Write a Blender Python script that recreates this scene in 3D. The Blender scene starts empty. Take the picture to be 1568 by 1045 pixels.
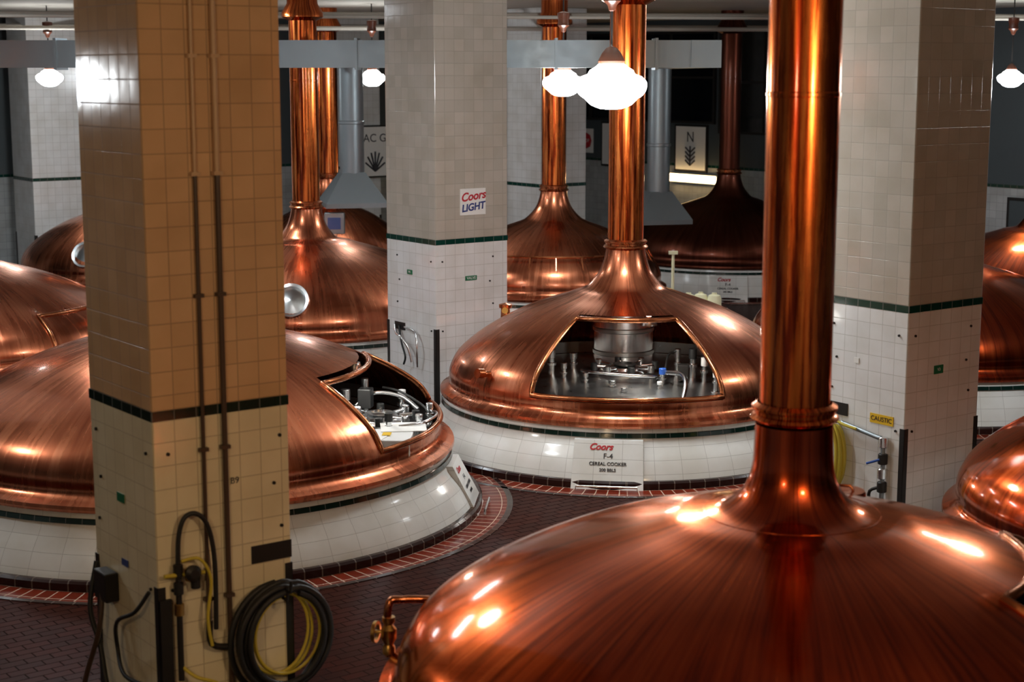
import bpy, math, random
from mathutils import Vector, Matrix
random.seed(7)
D=math.radians
SC=bpy.context.scene
COL=SC.collection

# ------------------------------------------------------------------ materials
def newmat(name):
    m=bpy.data.materials.new(name); m.use_nodes=True
    nt=m.node_tree; b=nt.nodes['Principled BSDF']
    return m,nt,b
def simple(name,col,rough=.5,metal=0.,emit=None,es=0.,bump=0.):
    m,nt,b=newmat(name)
    b.inputs['Base Color'].default_value=(*col,1)
    b.inputs['Roughness'].default_value=rough
    b.inputs['Metallic'].default_value=metal
    if emit:
        b.inputs['Emission Color'].default_value=(*emit,1)
        b.inputs['Emission Strength'].default_value=es
    n=nt.nodes.new('ShaderNodeTexNoise'); n.inputs['Scale'].default_value=9; n.inputs['Detail'].default_value=5
    tc=nt.nodes.new('ShaderNodeTexCoord'); nt.links.new(tc.outputs['Object'],n.inputs['Vector'])
    mr=nt.nodes.new('ShaderNodeMapRange'); mr.inputs['To Min'].default_value=max(0,rough-.08); mr.inputs['To Max'].default_value=min(1,rough+.1)
    nt.links.new(n.outputs['Fac'],mr.inputs['Value']); nt.links.new(mr.outputs['Result'],b.inputs['Roughness'])
    return m
def copper(name,dark,light,accent,rough=(.2,.38),su=7,sv=.45,lo=.3,hi=.7,bump=.05,coat=.3,tint=(1,.88,.8)):
    m,nt,b=newmat(name); N=nt.nodes; Lk=nt.links
    tc=N.new('ShaderNodeTexCoord')
    mp=N.new('ShaderNodeMapping'); mp.inputs['Scale'].default_value=(su,sv,1)
    Lk.new(tc.outputs['UV'],mp.inputs['Vector'])
    n1=N.new('ShaderNodeTexNoise'); n1.inputs['Scale'].default_value=1.6; n1.inputs['Detail'].default_value=7; n1.inputs['Roughness'].default_value=.6
    n1.inputs['Distortion'].default_value=.4
    Lk.new(mp.outputs['Vector'],n1.inputs['Vector'])
    cr=N.new('ShaderNodeValToRGB'); e=cr.color_ramp.elements
    e[0].position=lo; e[0].color=(*dark,1); e[1].position=hi; e[1].color=(*accent,1)
    k=cr.color_ramp.elements.new((lo+hi)/2); k.color=(*light,1)
    Lk.new(n1.outputs['Fac'],cr.inputs['Fac'])
    n2=N.new('ShaderNodeTexNoise'); n2.inputs['Scale'].default_value=1.3; n2.inputs['Detail'].default_value=4
    Lk.new(tc.outputs['Object'],n2.inputs['Vector'])
    mx=N.new('ShaderNodeMix'); mx.data_type='RGBA'; mx.blend_type='MULTIPLY'; mx.inputs['Factor'].default_value=1
    cr2=N.new('ShaderNodeValToRGB'); cr2.color_ramp.elements[0].position=.3; cr2.color_ramp.elements[0].color=(.78,.70,.66,1)
    cr2.color_ramp.elements[1].position=.62; cr2.color_ramp.elements[1].color=(1,1,1,1)
    Lk.new(n2.outputs['Fac'],cr2.inputs['Fac'])
    Lk.new(cr.outputs['Color'],mx.inputs['A']); Lk.new(cr2.outputs['Color'],mx.inputs['B'])
    Lk.new(mx.outputs['Result'],b.inputs['Base Color'])
    b.inputs['Metallic'].default_value=1
    b.inputs['Specular Tint'].default_value=(*tint,1)
    b.inputs['Coat Weight'].default_value=coat; b.inputs['Coat Roughness'].default_value=.09
    ad=N.new('ShaderNodeMath'); ad.operation='ADD'
    Lk.new(n1.outputs['Fac'],ad.inputs[0]); Lk.new(n2.outputs['Fac'],ad.inputs[1])
    mr=N.new('ShaderNodeMapRange'); mr.inputs['From Min'].default_value=.7; mr.inputs['From Max'].default_value=1.3
    mr.inputs['To Min'].default_value=rough[0]; mr.inputs['To Max'].default_value=rough[1]
    Lk.new(ad.outputs[0],mr.inputs['Value']); Lk.new(mr.outputs['Result'],b.inputs['Roughness'])
    bp=N.new('ShaderNodeBump'); bp.inputs['Strength'].default_value=bump; bp.inputs['Distance'].default_value=.006
    Lk.new(n1.outputs['Fac'],bp.inputs['Height']); Lk.new(bp.outputs['Normal'],b.inputs['Normal'])
    return m
def tile(name,c1,c2,grout,w=.152,h=.152,mortar=.004,offset=0.,rough=.16,bias=0.,dirt=.2,bump=.4,spec=.5):
    m,nt,b=newmat(name); N=nt.nodes; Lk=nt.links
    b.inputs['Specular IOR Level'].default_value=spec
    tc=N.new('ShaderNodeTexCoord')
    br=N.new('ShaderNodeTexBrick'); br.offset=offset; br.squash=1
    br.inputs['Color1'].default_value=(*c1,1); br.inputs['Color2'].default_value=(*c2,1); br.inputs['Mortar'].default_value=(*grout,1)
    br.inputs['Scale'].default_value=1; br.inputs['Mortar Size'].default_value=mortar; br.inputs['Mortar Smooth'].default_value=.2
    br.inputs['Bias'].default_value=bias; br.inputs['Brick Width'].default_value=w; br.inputs['Row Height'].default_value=h
    Lk.new(tc.outputs['UV'],br.inputs['Vector'])
    n=N.new('ShaderNodeTexNoise'); n.inputs['Scale'].default_value=2.2; n.inputs['Detail'].default_value=6
    Lk.new(tc.outputs['Object'],n.inputs['Vector'])
    cr=N.new('ShaderNodeValToRGB'); cr.color_ramp.elements[0].position=.3; g=1-dirt
    cr.color_ramp.elements[0].color=(g,g*.98,g*.94,1); cr.color_ramp.elements[1].position=.6
    Lk.new(n.outputs['Fac'],cr.inputs['Fac'])
    mx=N.new('ShaderNodeMix'); mx.data_type='RGBA'; mx.blend_type='MULTIPLY'; mx.inputs['Factor'].default_value=1
    Lk.new(br.outputs['Color'],mx.inputs['A']); Lk.new(cr.outputs['Color'],mx.inputs['B']); Lk.new(mx.outputs['Result'],b.inputs['Base Color'])
    mr=N.new('ShaderNodeMapRange'); mr.inputs['To Min'].default_value=rough; mr.inputs['To Max'].default_value=.8
    Lk.new(br.outputs['Fac'],mr.inputs['Value']); Lk.new(mr.outputs['Result'],b.inputs['Roughness'])
    n3=N.new('ShaderNodeTexNoise'); n3.inputs['Scale'].default_value=5; n3.inputs['Detail'].default_value=1
    Lk.new(tc.outputs['Object'],n3.inputs['Vector'])
    sb=N.new('ShaderNodeMath'); sb.operation='MULTIPLY_ADD'; sb.inputs[1].default_value=-1
    Lk.new(br.outputs['Fac'],sb.inputs[0]); Lk.new(n3.outputs['Fac'],sb.inputs[2])
    bp=N.new('ShaderNodeBump'); bp.inputs['Strength'].default_value=bump; bp.inputs['Distance'].default_value=.004
    Lk.new(sb.outputs[0],bp.inputs['Height']); Lk.new(bp.outputs['Normal'],b.inputs['Normal'])
    return m

M={}
M['copper']=copper('copper_polished',(.42,.115,.052),(.57,.180,.085),(.68,.255,.13),rough=(.21,.33))
M['copper_red']=copper('copper_lacquered_red',(.22,.022,.004),(.44,.056,.010),(.54,.088,.018),rough=(.19,.28),su=9,sv=.35,bump=.03,lo=.36,hi=.62,coat=.6,tint=(1,.72,.55))
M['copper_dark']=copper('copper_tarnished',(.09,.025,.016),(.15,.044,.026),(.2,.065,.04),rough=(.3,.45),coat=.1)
M['pipe_copper']=copper('copper_pipe',(.22,.024,.005),(.72,.15,.028),(.92,.29,.07),rough=(.2,.32),su=14,sv=.5,lo=.40,hi=.6,coat=.4,tint=(1,.8,.65))
M['frame']=copper('copper_trim',(.34,.10,.035),(.52,.18,.07),(.62,.25,.11),rough=(.2,.35),su=3,sv=3)
M['skirt']=tile('white_skirt_tile',(.84,.84,.81),(.79,.79,.76),(.55,.54,.51),w=.30,h=.15,rough=.14,mortar=.003,dirt=.12)
M['colwhite']=tile('white_wall_tile',(.85,.85,.84),(.80,.80,.79),(.60,.59,.56),w=.152,h=.152,rough=.12,dirt=.12)
M['colgrey']=tile('ivory_wall_tile',(.54,.49,.42),(.47,.43,.365),(.38,.345,.29),rough=.12,dirt=.1)
M['colback']=tile('far_column_tile',(.74,.75,.74),(.69,.70,.69),(.5,.5,.48),rough=.14,dirt=.14)
M['colivory_warmlit']=tile('ivory_tile_warm_lit',(.76,.50,.29),(.68,.44,.25),(.44,.28,.16),rough=.12,dirt=.12)  # ivory upper tile with orange lamplight mixed into its colour
M['colwhite_warmlit']=tile('white_tile_warm_lit',(.88,.80,.58),(.84,.76,.54),(.58,.50,.33),rough=.14,dirt=.12)  # white lower tile, yellowed by warm light put into the colour
M['green']=tile('green_trim_tile',(.004,.040,.028),(.006,.050,.036),(.16,.17,.16),w=.152,h=.5,rough=.15)
M['black']=tile('dark_green_trim_tile',(.005,.022,.017),(.008,.028,.022),(.13,.13,.12),w=.152,h=.5,rough=.12)
M['floor']=tile('quarry_floor_tile',(.046,.0062,.0022),(.028,.0045,.002),(.012,.004,.003),w=.2,h=.1,offset=.5,rough=.36,mortar=.006,spec=.04)
M['ringbrick']=tile('red_brick_ring',(.20,.025,.010),(.12,.017,.008),(.62,.48,.37),w=.105,h=.2,offset=0,rough=.3,mortar=.0045,spec=.12)
M['kerb']=tile('dark_kerb_tile',(.022,.008,.007),(.03,.01,.008),(.14,.11,.09),w=.15,h=.3,rough=.2,mortar=.006,spec=.3)
M['walltile']=tile('back_wall_tile',(.46,.48,.48),(.40,.42,.42),(.26,.27,.27),rough=.2)
M['wallpaint']=simple('wall_paint_slate',(.06,.074,.08),.6)
M['ceil']=simple('ceiling_paint',(.42,.385,.33),.8)
M['steel']=simple('stainless_steel',(.76,.77,.78),.22,1)
M['steel2']=simple('brushed_steel_deck',(.46,.47,.46),.3,1)
M['galv']=simple('galvanised_duct',(.28,.32,.34),.42,.8)
M['darkmetal']=simple('dark_metal',(.035,.032,.03),.45,.6)
M['blk']=simple('black_rubber',(.012,.012,.012),.5)
M['brass']=simple('brass_fitting',(.55,.33,.10),.32,1)
M['brown']=simple('brown_bakelite',(.10,.03,.015),.3)
M['yellow']=simple('yellow_hose',(.62,.50,.05),.45)
M['paleyellow']=simple('pale_yellow_plastic',(.80,.76,.50),.45)
M['white']=simple('white_plastic',(.8,.8,.78),.4)
M['paper']=simple('paper_white',(.82,.81,.77),.7)
M['red']=simple('red_paint',(.5,.02,.03),.5)
M['ink']=simple('black_ink',(.02,.02,.025),.6)
M['navy']=simple('navy_ink',(.03,.05,.2),.6)
M['greensign']=simple('green_sign',(.01,.16,.07),.4)
M['yellowsign']=simple('yellow_sign',(.8,.5,.02),.4)
M['blue']=simple('blue_plastic',(.02,.08,.35),.35)
M['tanpaint']=simple('tan_conduit_paint',(.60,.40,.24),.35)
M['darkpipe']=simple('brown_conduit',(.07,.04,.025),.4)
M['night']=simple('night_glass',(.003,.004,.006),.06)
M['exit']=simple('exit_sign_green',(.02,.3,.08),.4,0,(.1,1,.3),5)
M['tube']=simple('warm_tube_light',(1,.9,.7),.4,0,(1,.66,.3),18)
M['screen']=simple('monitor_screen',(.02,.04,.09),.3,0,(.15,.3,1),.05)
M['lamp']=simple('opal_glass_lit',(1,1,1),.3,0,(.92,.97,1),66)
M['warmfill']=simple('warm_fill_glow',(1,1,1),.3,0,(1,.68,.38),150)  # glow of the added warm fill lamps
M['fill_panel']=simple('fill_panel_diffuser',(1,1,1),.4,0,(.86,.94,1),60)  # glow of the added ceiling panels

# ------------------------------------------------------------------ helpers
def empty(name,loc=(0,0,0),rz=0):
    e=bpy.data.objects.new(name,None); e.empty_display_size=.2
    e.location=loc; e.rotation_euler=(0,0,rz); COL.objects.link(e); return e
def mk(name,verts,faces,mat,parent=None,uvs=None,smooth=None,loc=(0,0,0),rot=(0,0,0)):
    me=bpy.data.meshes.new(name); me.from_pydata([tuple(v) for v in verts],[],faces)
    if uvs is not None:
        l=me.uv_layers.new(name='UVMap'); flat=[c for uv in uvs for c in uv]; l.data.foreach_set('uv',flat)
    me.materials.append(M[mat] if isinstance(mat,str) else mat)
    if smooth is not None:
        me.polygons.foreach_set('use_smooth',[True]*len(me.polygons)); me.set_sharp_from_angle(angle=D(smooth))
    me.update()
    o=bpy.data.objects.new(name,me); COL.objects.link(o); o.parent=parent; o.location=loc; o.rotation_euler=rot
    return o
def box(name,x0,x1,y0,y1,z0,z1,mat,parent=None,loc=(0,0,0),rot=(0,0,0),bev=0):
    v=[(x0,y0,z0),(x1,y0,z0),(x1,y1,z0),(x0,y1,z0),(x0,y0,z1),(x1,y0,z1),(x1,y1,z1),(x0,y1,z1)]
    f=[(0,3,2,1),(4,5,6,7),(0,1,5,4),(1,2,6,5),(2,3,7,6),(3,0,4,7)]
    uv=[]
    for q in f:
        for i in q:
            p=v[i]
            if q in(f[0],f[1]): uv.append((p[0],p[1]))
            elif q in(f[2],f[4]): uv.append((p[0],p[2]))
            else: uv.append((p[1],p[2]))
    o=mk(name,v,f,mat,parent,uv,None,loc,rot)
    if bev:
        b=o.modifiers.new('bevel','BEVEL'); b.width=bev; b.segments=2; b.limit_method='ANGLE'
    return o
def lathe(name,prof,mat,parent=None,seg=48,cut=None,uref=1.,loc=(0,0,0),rot=(0,0,0),sharp=35):
    n=len(prof); V=[];F=[];UV=[]; arc=[0]
    for j in range(1,n): arc.append(arc[-1]+math.dist(prof[j],prof[j-1]))
    for i in range(seg):
        a=2*math.pi*i/seg
        for r,z in prof: V.append((r*math.cos(a),r*math.sin(a),z))
    for i in range(seg):
        i2=(i+1)%seg; am=(i+.5)/seg*360
        if am>180: am-=360
        for j in range(n-1):
            if cut and cut(am,j): continue
            F.append((i*n+j,i2*n+j,i2*n+j+1,i*n+j+1))
            u0=i/seg*2*math.pi*uref; u1=(i+1)/seg*2*math.pi*uref
            UV+=[(u0,arc[j]),(u1,arc[j]),(u1,arc[j+1]),(u0,arc[j+1])]
    return mk(name,V,F,mat,parent,UV,sharp,loc,rot)
def catmull(P,sub=4):
    out=[]
    for i in range(len(P)-1):
        p0=P[max(i-1,0)];p1=P[i];p2=P[i+1];p3=P[min(i+2,len(P)-1)]
        for s in range(sub):
            t=s/sub
            out.append(tuple(.5*((2*p1[k])+(-p0[k]+p2[k])*t+(2*p0[k]-5*p1[k]+4*p2[k]-p3[k])*t*t+(-p0[k]+3*p1[k]-3*p2[k]+p3[k])*t**3) for k in range(len(p1))))
    out.append(tuple(P[-1])); return out
def tube(name,pts,r,mat,parent=None,closed=False,seg=10,smoothpath=0,loc=(0,0,0),rot=(0,0,0)):
    if smoothpath: pts=catmull([tuple(p) for p in pts],smoothpath)
    P=[Vector(p) for p in pts]; n=len(P); V=[];F=[];UV=[]
    T=[]
    for i in range(n):
        a=P[(i-1)%n] if (closed or i>0) else P[i]; b=P[(i+1)%n] if (closed or i<n-1) else P[i]
        T.append((b-a).normalized())
    up=Vector((0,0,1)) if abs(T[0].z)<.9 else Vector((1,0,0))
    nv=T[0].cross(up).normalized()
    for i in range(n):
        nv=(nv-T[i]*nv.dot(T[i])).normalized(); bv=T[i].cross(nv)
        for k in range(seg):
            a=2*math.pi*k/seg; V.append(P[i]+(nv*math.cos(a)+bv*math.sin(a))*r)
    m=n if closed else n-1
    for i in range(m):
        i2=(i+1)%n
        for k in range(seg):
            k2=(k+1)%seg; F.append((i*seg+k,i*seg+k2,i2*seg+k2,i2*seg+k))
            UV+=[(k/seg,i*.1),((k+1)/seg,i*.1),((k+1)/seg,i*.1+.1),(k/seg,i*.1+.1)]
    if not closed:
        F.append(tuple(range(seg))[::-1]); UV+=[(0,0)]*seg
        F.append(tuple((n-1)*seg+k for k in range(seg))); UV+=[(0,0)]*seg
    return mk(name,V,F,mat,parent,UV,50,loc,rot)
def cyl(name,r,z0,z1,mat,parent=None,seg=24,loc=(0,0,0),rot=(0,0,0),b=.0):
    b=b or min(r,(z1-z0))*.12
    return lathe(name,[(0.0001,z0),(r-b,z0),(r,z0+b),(r,z1-b),(r-b,z1),(.0001,z1)],mat,parent,seg,loc=loc,rot=rot)
def text(name,body,size,mat,parent,loc,rot,shear=0,ext=.001,bold=0):
    c=bpy.data.curves.new(name,'FONT'); c.body=body; c.size=size; c.extrude=ext; c.align_x='CENTER'; c.align_y='CENTER'
    c.shear=shear; c.offset=bold
    tmp=bpy.data.objects.new(name+'_t',c); COL.objects.link(tmp)
    bpy.context.view_layer.update()
    me=bpy.data.meshes.new_from_object(tmp.evaluated_get(bpy.context.evaluated_depsgraph_get()))
    bpy.data.objects.remove(tmp)
    me.materials.clear(); me.materials.append(M[mat]); o=bpy.data.objects.new(name,me); COL.objects.link(o)
    o.parent=parent; o.location=loc; o.rotation_euler=rot; return o

# ------------------------------------------------------------------ room
L=(-2.27,10.07,0); ANG=math.atan2(.595,.8)
CEIL=5.5
def room(name,*a): return box(name,*a,loc=L,rot=(0,0,ANG))
X0,X1,Y0,Y1=-8,22,-14,24.5
room('floor',X0,X1,Y0,Y1,-.2,0,'floor')
room('ceiling',X0,X1,Y0,Y1,CEIL,CEIL+.2,'ceil')
def wall(name,x0,x1,y0,y1):
    e=empty(name,L,ANG)
    box('tile_lower',x0,x1,y0,y1,0,2.12,'walltile',e)
    g=.006
    box('tile_line',x0-g,x1+g,y0-g,y1+g,2.12,2.18,'green',e)
    box('paint_upper',x0,x1,y0,y1,2.18,CEIL,'wallpaint',e)
    return e
wall('wall_right',X1,X1+.3,Y0,Y1)
wall('wall_back',X0,X1,Y1,Y1+.3)
wall('wall_left',X0-.3,X0,Y0,Y1)
wall('wall_front',X0,X1,Y0-.3,Y0)
def window(name,y0,y1,z0,z1):
    e=empty(name,L,ANG)
    box('glass',X1-.03,X1-.01,y0,y1,z0,z1,'night',e)
    for k in range(5):
        y=y0+(y1-y0)*k/4
        box('mullion_%d'%k,X1-.07,X1-.005,y-.03,y+.03,z0-.03,z1+.03,'darkmetal',e)
    for k,z in enumerate((z0,(z0+z1)/2,z1)):
        box('rail_%d'%k,X1-.06,X1-.005,y0,y1,z-.025,z+.025,'darkmetal',e)
window('window_1',12.2,17.8,2.95,5.2)
window('window_2',18.0,23.9,3.15,5.2)
window('window_3',2,6,3.15,5.2)

# ------------------------------------------------------------------ tiled columns (local x along right face, y along left face)
def column(lx,ly,sx,sy,up='colgrey',low='colwhite',line='green',studs=False):
    ca,sa=math.cos(ANG),math.sin(ANG)
    loc=(L[0]+lx*ca-ly*sa,L[1]+lx*sa+ly*ca,0)
    e=empty('tiled_column',loc,ANG)
    box('shaft_lower',0,sx,0,sy,0,2.12,low,e,bev=.012)
    box('shaft_upper',0,sx,0,sy,2.18,CEIL,up,e,bev=.012)
    box('line_band',-.004,sx+.004,-.004,sy+.004,2.118,2.182,line,e)
    g=.006; w=.05
    for k,(cx,cy,dx,dy) in enumerate(((0,0,1,1),(sx,0,-1,1),(0,sy,1,-1))):
        xa,xb=sorted((cx-dx*g,cx+dx*w)); ya,yb=sorted((cy-dy*g,cy+dy*g*0.2))
        box('corner_guard_a%d'%k,xa,xb,ya,yb,0,1.03,'darkmetal',e)
        xa,xb=sorted((cx-dx*g,cx+dx*g*.2)); ya,yb=sorted((cy-dy*g,cy+dy*w))
        box('corner_guard_b%d'%k,xa,xb,ya,yb,0,1.03,'darkmetal',e)
    if studs:
        for k,(a,z) in enumerate(((.1,1.9),(.9,1.92),(.1,1.0),(.9,1.3),(.85,1.6))):
            tube('stud_r%d'%k,[(a,-.012,z),(a,0,z)],.012,'darkmetal',e,seg=8); tube('stud_l%d'%k,[(-.012,a,z),(0,a,z)],.012,'darkmetal',e,seg=8)
    return e,loc
cL,locL=column(0,0,.97,1.0,'colivory_warmlit','colwhite_warmlit','black',True)
cR,locR=column(7.55,.26,1.06,1.0,studs=True)
cM,locM=column(7.4,7.78,1.14,1.16,studs=True)
for p in ((0,7.8),(14.9,7.8),(7.4,15.3),(14.9,15.3),(0,15.3),(7.75,22.8),(14.9,22.8),(0,22.8)):
    column(p[0],p[1],1.1,1.1,'colback','colback')

# ------------------------------------------------------------------ kettles
def kprofile(R,zs=1.,tail=None):
    n=[(.955,.77),(.957,.85),(.942,.95),(.912,1.06),(.86,1.17),(.78,1.30),(.68,1.43),(.56,1.56),(.44,1.66),(.34,1.73),(.27,1.785)]
    P=[(a*R,.77+(z-.77)*zs) for a,z in n]
    tail=tail or [(.46,1.83),(.37,1.92),(.30,2.02),(.255,2.14),(.232,2.24),(.225,2.30)]
    P=P+[t for t in tail]
    fl=[(.97*R,.60),(1.0*R,.60),(1.008*R,.63),(1.006*R,.66),(.985*R,.685),(.965*R,.71),(.958*R,.74)]
    return fl+catmull(P,3)
def interp_z(prof,r):
    for j in range(8,len(prof)-1):
        if prof[j][0]>=r>=prof[j+1][0]:
            t=(prof[j][0]-r)/(prof[j][0]-prof[j+1][0]+1e-9); return prof[j][1]+t*(prof[j+1][1]-prof[j][1])
    return 1.5
def fitting(parent,x,y,z,s=1.,cap='steel',h=.14):
    prof=[(.001,0),(.07*s,0),(.07*s,.02),(.035*s,.025),(.03*s,h*.5),(.05*s,h*.52),(.05*s,h*.62),(.03*s,h*.64),(.03*s,h*.8)]
    lathe('fitting_body',prof,'steel',parent,16,loc=(x,y,z))
    cyl('fitting_cap',.042*s,h*.8,h*1.15,cap,parent,14,loc=(x,y,z))
def equipment(e,cx,cy,z,tank2=False):
    q=empty('deck_equipment',(cx,cy,z)); q.parent=e
    lathe('manway_flange',[(.17,-.05),(.30,-.05),(.30,.05),(.27,.07),(.2,.07),(.18,.10),(.12,.11),(.001,.11)],'steel',q,40)
    lathe('manway_lid',[(.13,.12),(.135,.135),(.09,.14),(.085,.115),(.001,.115)],'darkmetal' if not tank2 else 'steel',q,32)
    for k in range(8):
        a=k*math.pi/4+.2
        tube('clamp_%d'%k,[(.2*math.cos(a),.2*math.sin(a),.10),(.33*math.cos(a),.33*math.sin(a),.11)],.02,'steel',q)
        cyl('clamp_knob_%d'%k,.04,.06,.15,'steel' if k%2 else 'blk',q,12,loc=(.36*math.cos(a),.36*math.sin(a),0))
    if not tank2:
        spots=[(.55,.42,1.0,'blue',.2),(.75,.38,.7,'white',.1),(.15,.78,1.1,'blk',.34),(.35,.9,.9,'white',.28),(-.1,.62,.9,'steel',.3),
           (.5,-.45,.8,'steel',.14),(.25,-.7,.9,'steel',.2),(.8,1.0,.8,'white',.22),(-.3,-.6,1.,'steel',.22),(.7,-.15,1.,'steel2',.1),(.05,1.1,.9,'paper',.33),(.95,-.02,.8,'steel',.07),(.0,-.85,1.1,'steel',.3)]
        tube('clean_line',[(.55,.45,.13),(.75,.62,.15),(1.0,.66,.10),(1.15,.62,-.05)],.028,'steel',q,smoothpath=5)
        box('valve_actuator_a',.0,.14,.92,1.06,.12,.30,'blk',q,bev=.01); box('valve_actuator_b',.34,.46,.6,.72,.02,.2,'darkmetal',q,bev=.01)
        box('valve_tag',.12,.13,1.16,1.30,.14,.28,'paper',q)
    else:
        spots=[(.1,.6,1.,'white',.26),(-.4,.2,1.2,'steel',.32),(-.35,-.3,1.,'steel',.3),(.45,.3,.9,'steel',.2),(.45,-.25,.9,'steel',.2),(.2,-.5,1.,'blk',.25),(-.3,.65,1.,'steel',.35),(-.1,-.55,1.,'steel',.3),(-.5,-.05,1.1,'blk',.36)]
        tube('clean_line',[(.3,.45,.08),(.1,.52,.2),(-.2,.5,.22),(-.4,.4,.05)],.022,'steel',q,smoothpath=5)
        box('valve_actuator',-.3,-.16,.3,.44,.1,.3,'blk',q,bev=.01)
    for fx,fy,s,c,hh in spots: fitting(q,fx,fy,-.05,s,c,hh)
    tube('spray_line',[(.3,-.5,.1),(.5,-.4,.12),(.56,0,.1),(.52,.3,.08),(.4,.45,.06)],.018,'steel',q,smoothpath=5)
    tube('cable',[(-.1,.6,.27),(.1,.5,.25),(.35,.45,.12),(.45,.35,.02)],.012,'blk',q,smoothpath=5)
    return q
def kettle(x,y,R,Rb,az,opened=True,mat='copper',pmat='pipe_copper',half=30,rin=.49,equip=None,panel=None,fillW=0,pr=.207,zs=1.,tail=None,lid=False,seam=.66,pw=.36):
    e=empty('copper_brew_kettle',(x,y,0),D(az))
    prof=kprofile(R,zs,tail)
    zi=interp_z(prof,rin*R)
    def cut(a,j):
        zm=(prof[j][1]+prof[j+1][1])/2
        return opened and not lid and abs(a)<half and .86<zm<zi and j>7
    lathe('dome',prof,mat,e,120,cut,uref=R)
    lathe('neck_ring',[(.22,2.27),(.25,2.285),(.262,2.30),(.25,2.315),(.235,2.325),(.235,2.345),(.25,2.355),(.25,2.37),(.22,2.39)],'frame' if mat!='copper_red' else 'pipe_copper',e,48)
    lathe('stack',[(pr,2.36),(pr,4.16),(pr+.004,4.165),(pr+.004,4.185),(pr,4.19),(pr,CEIL)],pmat,e,48,uref=pr)
    lathe('stack_collar',[(pr,5.05),(pr+.1,5.1),(pr+.1,5.16),(pr+.02,5.3),(pr+.02,CEIL)],pmat,e,40)
    if R>2.3:
        z6=interp_z(prof,seam)
        lathe('dome_seam',[(seam-.004,z6+.001),(seam-.002,z6+.003),(seam+.002,z6+.002),(seam+.004,z6-.003)],mat,e,64)
    sp=catmull([(Rb,.0),(Rb-.01,.08),(Rb-(Rb-R)*.45,.28),(R*1.005,.44),(R*.985,.60)],3)
    lathe('tiled_skirt',sp,'skirt',e,120,uref=Rb)
    lathe('skirt_line',[(R*.993+.017,.50),(R*.993+.023,.505),(R*.993+.014,.545),(R*.993+.006,.55)],'black',e,120,uref=R)
    lathe('base_kerb',[(Rb-.02,.09),(Rb+.03,.09),(Rb+.05,.07),(Rb+.05,.003),],'kerb',e,120,uref=R)
    lathe('brick_ring',[(Rb+.05,.004),(Rb+.30,.006),(Rb+.305,.0)],'ringbrick',e,120,uref=R)
    lathe('outer_kerb_ring',[(Rb+.30,.007),(Rb+.36,.007),(Rb+.362,.0)],'kerb',e,120,uref=R)
    if opened:
        h=D(half)
        bp=[]
        zr=[(r,z) for r,z in prof[7:] if .86<=z<=zi]
        ro,zo=zr[0]; ri,zi2=zr[-1]
        for k in range(21):
            a=-h+2*h*k/20; bp.append((ro*math.cos(a),ro*math.sin(a),zo))
        for r,z in zr[1:-1]: bp.append((r*math.cos(h),r*math.sin(h),z))
        for k in range(21):
            a=h-2*h*k/20; bp.append((ri*math.cos(a),ri*math.sin(a),zi2))
        for r,z in zr[1:-1][::-1]: bp.append((r*math.cos(-h),r*math.sin(-h),z))
        tube('hatch_frame',bp,.03,'frame',e,True,8)
    if opened and not lid:
        dk=[(.93*R,.70),(.90*R,.72),(.7*R,.775),(.4*R,.82),(.02,.84)]
        lathe('inner_deck',dk,'steel2',e,72)
        lathe('inner_wall',[(.92*R,.72),(.925*R,.86)],'steel2',e,96)
        if equip: equipment(e,*equip)
        if equip and len(equip)==3:
            cyl('inner_column',.36,.76,1.42,'steel',e,40,loc=(-.85,.0,0),b=.02)
            for k in range(2):
                lathe('column_band_%d'%k,[(.36,0),(.375,.01),(.375,.05),(.36,.06)],'steel2',e,40,loc=(-.85,0,.9+k*.28))
        if fillW:
            ld=bpy.data.lights.new('hatch_fill_light','POINT'); ld.energy=fillW; ld.shadow_soft_size=.06; ld.color=(1,.96,.88)  # point light added under the dome to brighten the hatch interior
            lo=bpy.data.objects.new('hatch_fill_light',ld); COL.objects.link(lo); lo.parent=e
            lo.location=((rin*R-.12),.25,zi-.12)
            lathe('hatch_fill_shade',[(.03,.10),(.07,.09),(.10,.0),(.095,.0),(.065,.08)],'steel',e,24,loc=(rin*R-.12,.25,zi-.10))  # made-up shade around the added light
    if panel is not None:
        p=empty('logo_panel',(0,0,0),D(panel)); p.parent=e
        xb,xt=Rb+.05,R*1.0+.045; w=pw
        v=[(R*.9,-w,0),(R*.9,w,0),(xb,-w-.02,0),(xb,w+.02,0),(R*.9,-w,.49),(R*.9,w,.49),(xt,-w,.49),(xt,w,.49)]
        f=[(2,3,7,6),(6,7,5,4),(0,2,6,4),(3,1,5,7)]
        uv=[]
        for q in f:
            for i in q: uv.append((v[i][1]+.15 if q is f[0] else v[i][0], v[i][2]))
        mk('panel_box',v,f,'skirt',p,uv)
        tilt=math.atan2(xb-xt,.49); ts=min(1,w/.36+.1)
        def tx(nm,b,s,zz,m,yy=0,sh=0,bo=0):
            xx=xb-(xb-xt)*zz/.49+.004
            text(nm,b,s*ts,m,p,(xx,yy,zz),(D(90)-tilt,0,D(90)),sh,bold=bo)
        tx('panel_brand','Coors',.095,.42,'red',-.08,.35,.003)
        tx('panel_code','F-4',.08,.33,'ink'); tx('panel_name','CEREAL COOKER',.05,.255,'ink',0,0,.001); tx('panel_size','200 BBLS',.045,.195,'ink',0,0,.001)
        tube('panel_step',[(xb+.06,-w+.04,.0),(xb+.06,-w+.04,.05),(xb+.06,w-.04,.05),(xb+.06,w-.04,0)],.012,'steel',p)
    return e
kF=kettle(1.32,18.9,2.15,2.35,-93,panel=-5,equip=(.2,0,.82),fillW=26)
k2=kettle(-3.2,16.0,2.6,2.85,-8,panel=4,pw=.27,half=28,rin=.66,equip=(1.85,.30,.80,True),fillW=14)
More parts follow.
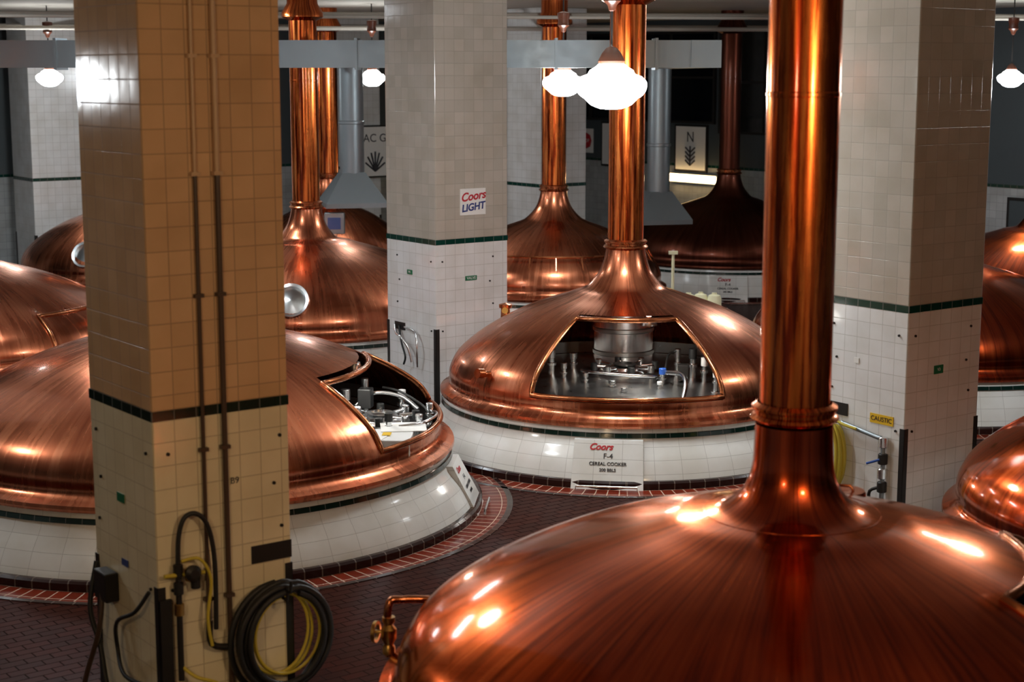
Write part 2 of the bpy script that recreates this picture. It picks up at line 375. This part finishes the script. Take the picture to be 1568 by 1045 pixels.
k3=kettle(1.66,9.4,2.45,2.65,-16,mat='copper_red',half=28,rin=.55,zs=.92,seam=.52,tail=[(.47,1.735),(.38,1.775),(.305,1.84),(.257,1.93),(.235,2.05),(.227,2.26)])
k4=kettle(5.82,13.0,2.2,2.4,0,opened=False,mat='copper_red')
k5=kettle(-3.1,24.6,2.45,2.6,0,opened=False)
k6=kettle(-7.5,21.65,2.45,2.6,-10,rin=.8,lid=True)
k7=kettle(-7.2,30.4,2.0,2.1,0,opened=False)
k8=kettle(.72,28.2,1.95,2.05,0,opened=False)
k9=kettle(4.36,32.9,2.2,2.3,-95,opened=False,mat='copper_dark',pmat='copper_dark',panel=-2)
k10=kettle(-3.55,31.6,1.6,1.65,0,opened=False)
k11=kettle(5.6,21.8,2.45,2.6,0,opened=False,mat='copper_red')
k12=kettle(8.6,26.3,2.45,2.6,0,opened=False,mat='copper_red')

def local(k,wx,wy):
    a=-k.rotation_euler[2]; return (wx*math.cos(a)-wy*math.sin(a), wx*math.sin(a)+wy*math.cos(a))
vx,vy=local(kF,-1.4,.85)
lathe('vent_stub',[(.09,1.25),(.06,1.33),(.055,1.45),(.08,1.46),(.08,1.5),(.001,1.52)],'frame',kF,20,loc=(vx,vy,0))
tube('vent_elbow',[(vx,vy,1.42),(vx+.12,vy,1.44)],.04,'brass',kF)
vx,vy=local(kF,-1.50,-1.17); wx2,wy2=local(kF,-1.66,-1.28)
tube('sample_nozzle',[(vx,vy,1.0),(wx2,wy2,1.03)],.035,'frame',kF)
vx,vy=local(kF,-1.64,-1.26);wx2,wy2=local(kF,-1.7,-1.31)
tube('sample_nozzle_cap',[(vx,vy,1.03),(wx2,wy2,1.04)],.055,'frame',kF)
box('tool_case',1.88,2.28,-1.02,-.52,.74,.90,'white',k2,rot=(0,0,D(6)),bev=.01)
box('paper_sheet_a',1.86,2.30,-.95,-.55,.902,.908,'paper',k2,rot=(0,0,D(14)))
box('paper_sheet_b',1.95,2.2,-.6,-.3,.90,.906,'paper',k2,rot=(0,0,D(-8)))
box('paper_label',2.0,2.08,-.85,-.72,.909,.912,'yellowsign',k2,rot=(0,0,D(6)))
def porthole(k,azd,zc,r=.24,rr=None):
    a=D(azd)-k.rotation_euler[2]
    p=empty('porthole',(rr*math.cos(a),rr*math.sin(a),zc),0); p.parent=k; p.rotation_euler=(0,D(62),a)
    lathe('porthole_rim',[(r*.75,-.1),(r,-.1),(r,.05),(r*.95,.08),(r*.8,.07),(r*.75,.03),(r*.72,.03)],'steel',p,36)
    lathe('porthole_glass',[(r*.76,.03),(r*.4,.06),(.001,.07)],'steel2',p,36)
porthole(k5,-89,1.15,.26,2.16)
porthole(k7,-100,1.1,.26,1.75)
lathe('guide_rail',[(1.60,1.30),(1.62,1.32),(1.64,1.30),(1.62,1.28),(1.60,1.30)],'frame',k8,72)
for i in range(24):
    a=i*math.pi/12
    tube('rail_strut_%d'%i,[(1.62*math.cos(a),1.62*math.sin(a),1.3),(1.80*math.cos(a),1.80*math.sin(a),.98)],.014,'frame',k8,seg=6)
vv=empty('rim_valve',(0,0,0)); vv.parent=k3
vx,vy=local(k3,-2.44,.50)
tube('valve_pipe',[(*local(k3,-2.15,.6),.98),(*local(k3,-2.36,.54),1.0),(*local(k3,-2.44,.5),.97),(*local(k3,-2.44,.5),.64)],.026,'frame',vv,smoothpath=5)
lathe('valve_body',[(.001,.66),(.04,.66),(.04,.70),(.028,.72),(.05,.76),(.05,.82),(.028,.85),(.04,.87),(.04,.9),(.001,.9)],'brass',vv,20,loc=(vx,vy,0))
lathe('valve_wheel',[(.05,-.01),(.07,-.01),(.07,.01),(.05,.01),(.05,-.01)],'brass',vv,24,loc=(vx-.08,vy-.02,.8),rot=(0,D(90),0))
tube('valve_stem',[(vx-.09,vy-.02,.8),(vx,vy,.8)],.012,'brass',vv)
hx,hy=local(k3,.42,.6)
lathe('dome_hatch',[(.14,1.60),(.15,1.685),(.14,1.70),(.1,1.702),(.001,1.69)],'copper_red',k3,32,loc=(hx,hy,0))
tube('dome_hatch_handle',[(hx-.07,hy,1.70),(hx-.05,hy,1.73),(hx+.05,hy,1.73),(hx+.07,hy,1.70)],.01,'frame',k3)

# ------------------------------------------------------------------ pendant lamps
def lamp(x,y,z=4.2,mat='lamp',s=1.):
    e=empty('pendant_lamp',(x,y,z))
    pr=catmull([(.001,-.15),(.07,-.145),(.13,-.12),(.165,-.085),(.20,-.06),(.222,-.02),(.222,.02),(.19,.055),(.15,.07),(.135,.095),(.10,.115),(.075,.14)],2)
    lathe('opal_globe',[(r*s,zz*s) for r,zz in pr],mat,e,28,sharp=60)
    lathe('globe_cap',[(r*s,zz*s) for r,zz in [(.08,.13),(.085,.15),(.06,.2),(.035,.23),(.012,.24)]],'brown',e,28)
    tube('stem',[(0,0,.2*s),(0,0,CEIL-z)],.011,'darkmetal',e,seg=8)
    lathe('ceiling_canopy',[(.012,.72),(.03,.73),(.045,.78),(.085,.82),(.075,.9),(.09,.94),(.09,1.0),(.02,1.02)],'brown',e,24)
    return e
lamp(.985,16.4,4.17,s=1.58)
lamp(.75,24.2,4.15,s=1.35)
lamp(-8.5,30.4,s=1.08)
for p in ((-2.5,29.6),(8.45,28)): lamp(*p,s=1.02)
for p in ((-2.85,14.5),(-7.7,13.9),(6.3,17.0)): lamp(*p,s=1.3)
for p in ((2.9,5.4),(-2.6,2.6)): lamp(*p,mat='warmfill')  # unseen warm lamps added to brighten the right-hand column faces
def fill_panel(x,y,m='fill_panel',a=0):  # ceiling panel above the frame, added for extra cool light
    e=empty('added_ceiling_fill',(x,y,0),a)
    box('housing',-.65,.65,-.3,.3,CEIL-.09,CEIL,'white',e); box('diffuser',-.6,.6,-.25,.25,CEIL-.10,CEIL-.088,m,e)
for p in ((-5.5,19),(-9,25),(-5,24.2),(5.5,25.2)): fill_panel(*p,a=ANG)

# ------------------------------------------------------------------ ducts and hoods
du=empty('ventilation_duct')
box('run_main',-10,2.5,23.15,23.7,4.36,4.74,'galv',du)
for i in range(9):
    x=-9.2+i*1.4; box('duct_flange_%d'%i,x,x+.04,23.12,23.73,4.33,4.77,'galv',du)
box('branch_a',-2.97,-2.53,23.7,28.42,4.38,4.72,'galv',du)
box('branch_b',2.5,2.92,23.1,30.42,4.36,4.74,'galv',du)
def hood(x,y,zb,w,m='galv'):
    e=empty('exhaust_hood',(x,y,0))
    lathe('hood_duct',[(.21,zb+.55),(.21,zb+1.4),(.225,zb+1.41),(.225,zb+1.45),(.21,zb+1.46),(.21,4.38)],m,e,32)
    a=w/2;b=.2; zt=zb+.58
    v=[(-a,-a,zb),(a,-a,zb),(a,a,zb),(-a,a,zb),(-a,-a,zb+.08),(a,-a,zb+.08),(a,a,zb+.08),(-a,a,zb+.08),(-b,-b,zt),(b,-b,zt),(b,b,zt),(-b,b,zt)]
    f=[(i,(i+1)%4,4+(i+1)%4,4+i) for i in range(4)]+[(4+i,4+(i+1)%4,8+(i+1)%4,8+i) for i in range(4)]+[(8,9,10,11)]
    o=mk('hood_skirt',v,f,m,e); s=o.modifiers.new('s','SOLIDIFY'); s.thickness=.01
    o.rotation_euler=(0,0,.25)
    return e
hood(-2.75,28.2,2.02,1.05)
hood(2.7,30.2,1.55,1.0)
cp=empty('ceiling_conduits')
for k,(y,z,r) in enumerate(((27.5,5.2,.03),(28.2,5.25,.05),(31,5.1,.04),(34.,5.2,.06))):
    tube('conduit_%d'%k,[(-12,y-1,z),(9,y+1,z)],r,'ceil',cp,seg=8)

# ------------------------------------------------------------------ wall things
def roomE(name): return empty(name,L,ANG)
def poster(x,y0,y1,z0,z1,body):
    e=roomE('framed_poster')
    box('frame',x-.05,x-.01,y0,y1,z0,z1,'darkmetal',e); box('sheet',x-.056,x-.05,y0+.05,y1-.05,z0+.05,z1-.05,'paper',e)
    text('lettering',body,.34,'ink',e,(x-.06,(y0+y1)/2,z1-.3),(D(90),0,D(-90)))
    tube('stalk',[(x-.062,(y0+y1)/2,z0+.15),(x-.062,(y0+y1)/2,z0+.6)],.02,'ink',e,seg=6)
    for i in range(4):
        for sg in (-1,1): tube('leaf',[(x-.062,(y0+y1)/2,z0+.15+i*.1),(x-.062,(y0+y1)/2+sg*.16,z0+.27+i*.1)],.018,'ink',e,seg=6)
poster(22,18.2,19.3,2.0,3.1,'N')
poster(22,21.0,22.0,2.0,3.1,'A')
e=empty('framed_poster',(-3.9,37.2,0),ANG)
box('frame',.55,1.3,-.04,-.001,1.9,3.1,'darkmetal',e); box('sheet',.58,1.26,-.05,-.04,1.94,3.06,'paper',e)
text('lettering','AC G',.26,'ink',e,(.9,-.055,2.8),(D(90),0,0)); 
for i in range(7):
    a=D(20+i*23); tube('wheat_%d'%i,[(.9,-.055,2.05),(.9+.28*math.cos(a),-.055,2.1+.4*math.sin(a))],.02,'ink',e,seg=6)
e=roomE('round_stop_sign'); lathe('disc',[(.001,0),(.2,0),(.2,.02),(.001,.02)],'red',e,8,loc=(21.97,22.6,2.6),rot=(0,D(-90),0))
box('plate',21.98,21.995,22.35,22.85,2.3,2.9,'paper',e); text('word','STOP',.12,'white',e,(21.94,22.6,2.6),(D(90),0,D(-90)))
e=roomE('tube_light'); box('housing',21.88,21.998,17.8,19.4,1.76,1.95,'white',e); box('diffuser',21.84,21.88,17.8,19.4,1.78,1.93,'tube',e)
e=roomE('exit_sign'); box('case',21.9,21.99,17.2,17.6,1.5,1.7,'darkmetal',e); box('face',21.885,21.9,17.22,17.58,1.52,1.68,'exit',e)
e=roomE('notice_board'); box('frame',21.94,21.998,9.3,9.9,1.1,1.95,'darkmetal',e); box('sheet',21.93,21.94,9.36,9.84,1.16,1.89,'wallpaint',e)
e=empty('sample_station',(2.83,25.2,0))
box('cart_top',-.45,.5,-.3,.3,.67,.71,'steel',e); 
for i,(a,b) in enumerate(((-.4,-.25),(.45,-.25),(-.4,.25),(.45,.25))): tube('cart_leg_%d'%i,[(a,b,0),(a,b,.67)],.02,'steel',e)
for n_,bx,by in (('sample_bottle_a',-.08,0),('sample_bottle_b',.12,.08),('sample_bottle_c',.32,-.02)):
    lathe(n_,[(.001,.71),(.11,.71),(.11,.82),(.09,.87),(.04,.89),(.04,.91),(.001,.91)],'paleyellow',e,24,loc=(bx,by,0))
tube('dip_stick',[(-.33,0,.71),(-.33,0,1.53)],.024,'paleyellow',e); box('dip_handle',-.40,-.26,-.03,.03,1.51,1.56,'paleyellow',e)
e=empty('control_monitor',(-3.02,27.75,0)); box('foot',-.2,.2,-.15,.15,0,.04,'steel',e); box('post',-.04,.04,-.04,.04,0,1.6,'steel',e); box('case',-.17,.17,-.06,.1,1.58,1.94,'galv',e,bev=.01); box('screen',-.11,.11,-.07,-.06,1.66,1.86,'screen',e)

# ------------------------------------------------------------------ column fittings
def onL(name): return empty(name,locL,ANG)
def onM(name): return empty(name,locM,ANG)
def onR(name): return empty(name,locR,ANG)
RF=(D(90),0,0); LF=(D(90),0,D(-90))
c=onL('wall_conduit')
for k,(a,r,zb) in enumerate(((.34,.013,.75),(.49,.018,.2))):
    tube('upper_run_%d'%k,[(a,-r-.006,3.68),(a,-r-.006,CEIL)],r,'tanpaint',c)
    tube('lower_run_%d'%k,[(a,-r-.006,zb),(a,-r-.006,3.68)],r,'darkpipe',c)
    for j,z in enumerate((.9,1.9,2.9,3.67,4.4)):
        box('clip_%d_%d'%(k,j),a-.03,a+.03,-r*2-.012,-.001,z-.012,z+.012,'darkpipe' if z<3.6 else 'tanpaint',c)
tube('bottom_tee',[(.34,-.03,.75),(.34,-.05,.6),(.49,-.05,.55)],.022,'darkmetal',c,smoothpath=4)
def sign(mk_e,face,a,z,w,h,mat,body=None,tm='white',ts=.05):
    e=mk_e('wall_sign')
    if face=='R':
        box('plate',a-w/2,a+w/2,-.008,-.001,z-h/2,z+h/2,mat,e)
        if body: text('lettering',body,ts,tm,e,(a,-.01,z),RF)
    else:
        box('plate',-.008,-.001,a-w/2,a+w/2,z-h/2,z+h/2,mat,e)
        if body: text('lettering',body,ts,tm,e,(-.01,a,z),LF)
    return e
sign(onL,'R',.56,1.66,.06,.05,'colwhite_warmlit','B9','ink',.06)
sign(onL,'L',.53,1.52,.11,.06,'greensign'); sign(onL,'L',.50,1.08,.10,.045,'navy')
sign(onL,'R',.82,1.13,.30,.12,'darkmetal')
sign(onM,'L',.6,1.72,.12,.06,'greensign','M5','white',.04); sign(onM,'R',.55,1.66,.18,.06,'greensign','VALVE','white',.05)
s=onM('brand_sign'); box('plate',.38,.78,-.012,-.001,2.48,2.82,'paper',s)
text('word_a','Coors',.15,'red',s,(.58,-.015,2.72),(D(90),D(-6),0),.3,bold=.004); text('word_b','LIGHT',.13,'navy',s,(.58,-.015,2.58),(D(90),D(-6),0),.2,bold=.004)
sign(onM,'L',.85,.98,.25,.1,'darkmetal')
sign(onR,'R',.45,1.55,.13,.08,'greensign','V3','white',.04); sign(onR,'L',.27,1.08,.28,.09,'yellowsign','CAUSTIC','ink',.062)
sign(onR,'L',.82,1.10,.26,.12,'darkmetal')
sign(onR,'L',.6,1.6,.06,.05,'paper')
def coil(name,mkE,ca,cz,ra,rz,n,r,mat,face='R',off=.06,spread=.05,seed=1):
    e=mkE(name); rnd=random.Random(seed); pts=[]
    for t in range(n):
        ja,jz,oa,oz=[rnd.uniform(-1,1)*.035 for _ in range(4)]
        for k in range(20):
            an=math.pi/2+2*math.pi*k/20; dep=off+spread*(t+k/20)/n
            a=ca+oa+(ra+ja)*math.cos(an); z=cz+(rz+jz)*math.sin(an)-abs(oz)
            pts.append((a,-dep,z) if face=='R' else (-dep,a,z))
    tube('hose',pts,r,mat,e,smoothpath=2,seg=8)
    if face=='R': tube('hook',[(ca,-.001,cz+rz-.02),(ca,-off-spread-.04,cz+rz-.03),(ca,-off-spread-.05,cz+rz+.05)],.012,'darkmetal',e)
    else: tube('hook',[(-.001,ca,cz+rz-.02),(-off-spread-.04,ca,cz+rz-.03),(-off-spread-.05,ca,cz+rz+.05)],.012,'darkmetal',e)
    return e
coil('black_hose_coil',onL,.84,.58,.31,.35,6,.022,'blk',off=.06,spread=.12,seed=2)
coil('yellow_hose_coil',onL,.84,.60,.21,.26,3,.011,'yellow',off=.05,spread=.08,seed=5)
coil('yellow_hose_coil',onR,.80,.66,.14,.33,6,.017,'yellow','L',off=.04,spread=.12,seed=4)
v=onL('hose_valve_station')
tube('black_loop',[(.12,-.05,1.12),(.13,-.05,1.35),(.17,-.06,1.48),(.25,-.07,1.5),(.33,-.07,1.4),(.37,-.07,1.15),(.37,-.06,.7)],.016,'blk',v,smoothpath=6)
tube('manifold',[(.12,-.05,.4),(.12,-.05,1.15)],.02,'darkmetal',v)
lathe('valve_knob',[(.001,0),(.05,0),(.055,.03),(.03,.05),(.001,.05)],'darkmetal',v,16,loc=(.2,-.08,1.12),rot=(D(90),0,0))
for k,(a,z,m) in enumerate(((.12,1.14,'darkmetal'),(.12,1.02,'blk'),(.12,.88,'brass'),(.2,1.1,'brass'),(.24,1.04,'blk'))):
    cyl('union_%d'%k,.032,-.04,.04,m,v,12,loc=(a,-.05,z))
tube('cross_arm',[(.02,-.06,1.12),(.3,-.06,1.1)],.014,'yellow',v)
tube('yellow_line',[(.14,-.06,1.2),(.26,-.08,1.2),(.33,-.09,1.05),(.3,-.09,.8),(.33,-.08,.6)],.011,'yellow',v,smoothpath=6)
tube('drop_line',[(.12,-.05,.5),(.2,-.1,.42),(.34,-.14,.35),(.4,-.14,.2)],.012,'yellow',v,smoothpath=6)
box('black_bracket',.0,.08,-.03,-.006,.35,.95,'darkmetal',v)
v=onL('utility_hose')
tube('left_hose_a',[(-.04,.05,1.0),(-.1,.15,.85),(-.12,.4,.72),(-.08,.5,.5),(-.12,.3,.38),(-.05,.05,.36)],.014,'blk',v,smoothpath=6)
tube('left_hose_b',[(-.04,.9,1.0),(-.12,.85,.7),(-.1,.75,.45),(-.12,.6,.2),(-.1,.45,.02)],.018,'blk',v,smoothpath=6)
tube('left_hose_c',[(-.06,.75,.95),(-.12,.7,.6),(-.16,.85,.25),(-.2,.9,.02)],.018,'darkpipe',v,smoothpath=6)
box('left_box',-.1,-.002,.62,.82,.78,.98,'darkmetal',v,bev=.01)
j=empty('plastic_jug',(locL[0]+.02,locL[1]-.30,0),ANG)
lathe('jug_body',[(.001,.0),(.12,0),(.13,.02),(.13,.26),(.1,.33),(.04,.36),(.04,.4),(.001,.4)],'paleyellow',j,28)
cyl('jug_cap',.045,.39,.43,'blue',j,16); tube('jug_handle',[(.1,0,.3),(.16,0,.28),(.16,0,.15),(.12,0,.12)],.014,'paleyellow',j,smoothpath=4)
v=onM('hanging_hose')
tube('hose_a',[(-.02,.95,.98),(-.1,.8,.9),(-.14,.6,.86),(-.1,.5,.72),(-.08,.46,.55)],.016,'steel',v,smoothpath=6)
tube('hose_b',[(-.02,.85,.98),(-.08,.7,.78),(-.12,.55,.62),(-.08,.65,.5)],.014,'blk',v,smoothpath=6)
tube('hose_c',[(-.03,.7,.98),(-.06,.4,.95),(-.1,.3,.75),(-.06,.35,.5)],.014,'steel',v,smoothpath=6)
v=onR('caustic_valve_piping')
tube('pipe_h',[(-.05,.72,.98),(-.05,.3,.92),(-.05,.22,.9),(-.05,.2,.75),(-.05,.2,.3)],.022,'galv',v,smoothpath=5)
tube('drum_hose',[(-.07,.86,1.1),(-.12,.7,1.0),(-.09,.5,.96)],.014,'yellow',v,smoothpath=5)
for k,z in enumerate((.88,.72,.58,.45)): cyl('valve_%d'%k,.045,-.05,.05,'darkmetal' if k%2 else 'steel',v,14,loc=(-.05,.2,z))
tube('valve_lever',[(-.09,.2,.72),(-.11,.34,.66)],.012,'blue',v)
tube('drain',[(-.05,.2,.45),(-.1,.3,.4),(-.08,.32,.25)],.016,'darkmetal',v,smoothpath=4)

# ------------------------------------------------------------------ world, camera
w=bpy.data.worlds.new('World'); SC.world=w; w.use_nodes=True
w.node_tree.nodes['Background'].inputs[0].default_value=(.02,.022,.025,1); w.node_tree.nodes['Background'].inputs[1].default_value=.3
cam=bpy.data.cameras.new('camera'); co=bpy.data.objects.new('camera',cam); COL.objects.link(co)
co.location=(0,0,4.3); co.rotation_euler=(D(90-9.36),0,0)
cam.sensor_width=36; cam.lens=57.4; cam.clip_end=200
cam.dof.use_dof=True; cam.dof.focus_distance=17.5; cam.dof.aperture_fstop=2.0
SC.camera=co
SC.view_settings.view_transform='Standard'
SC.view_settings.exposure=.12
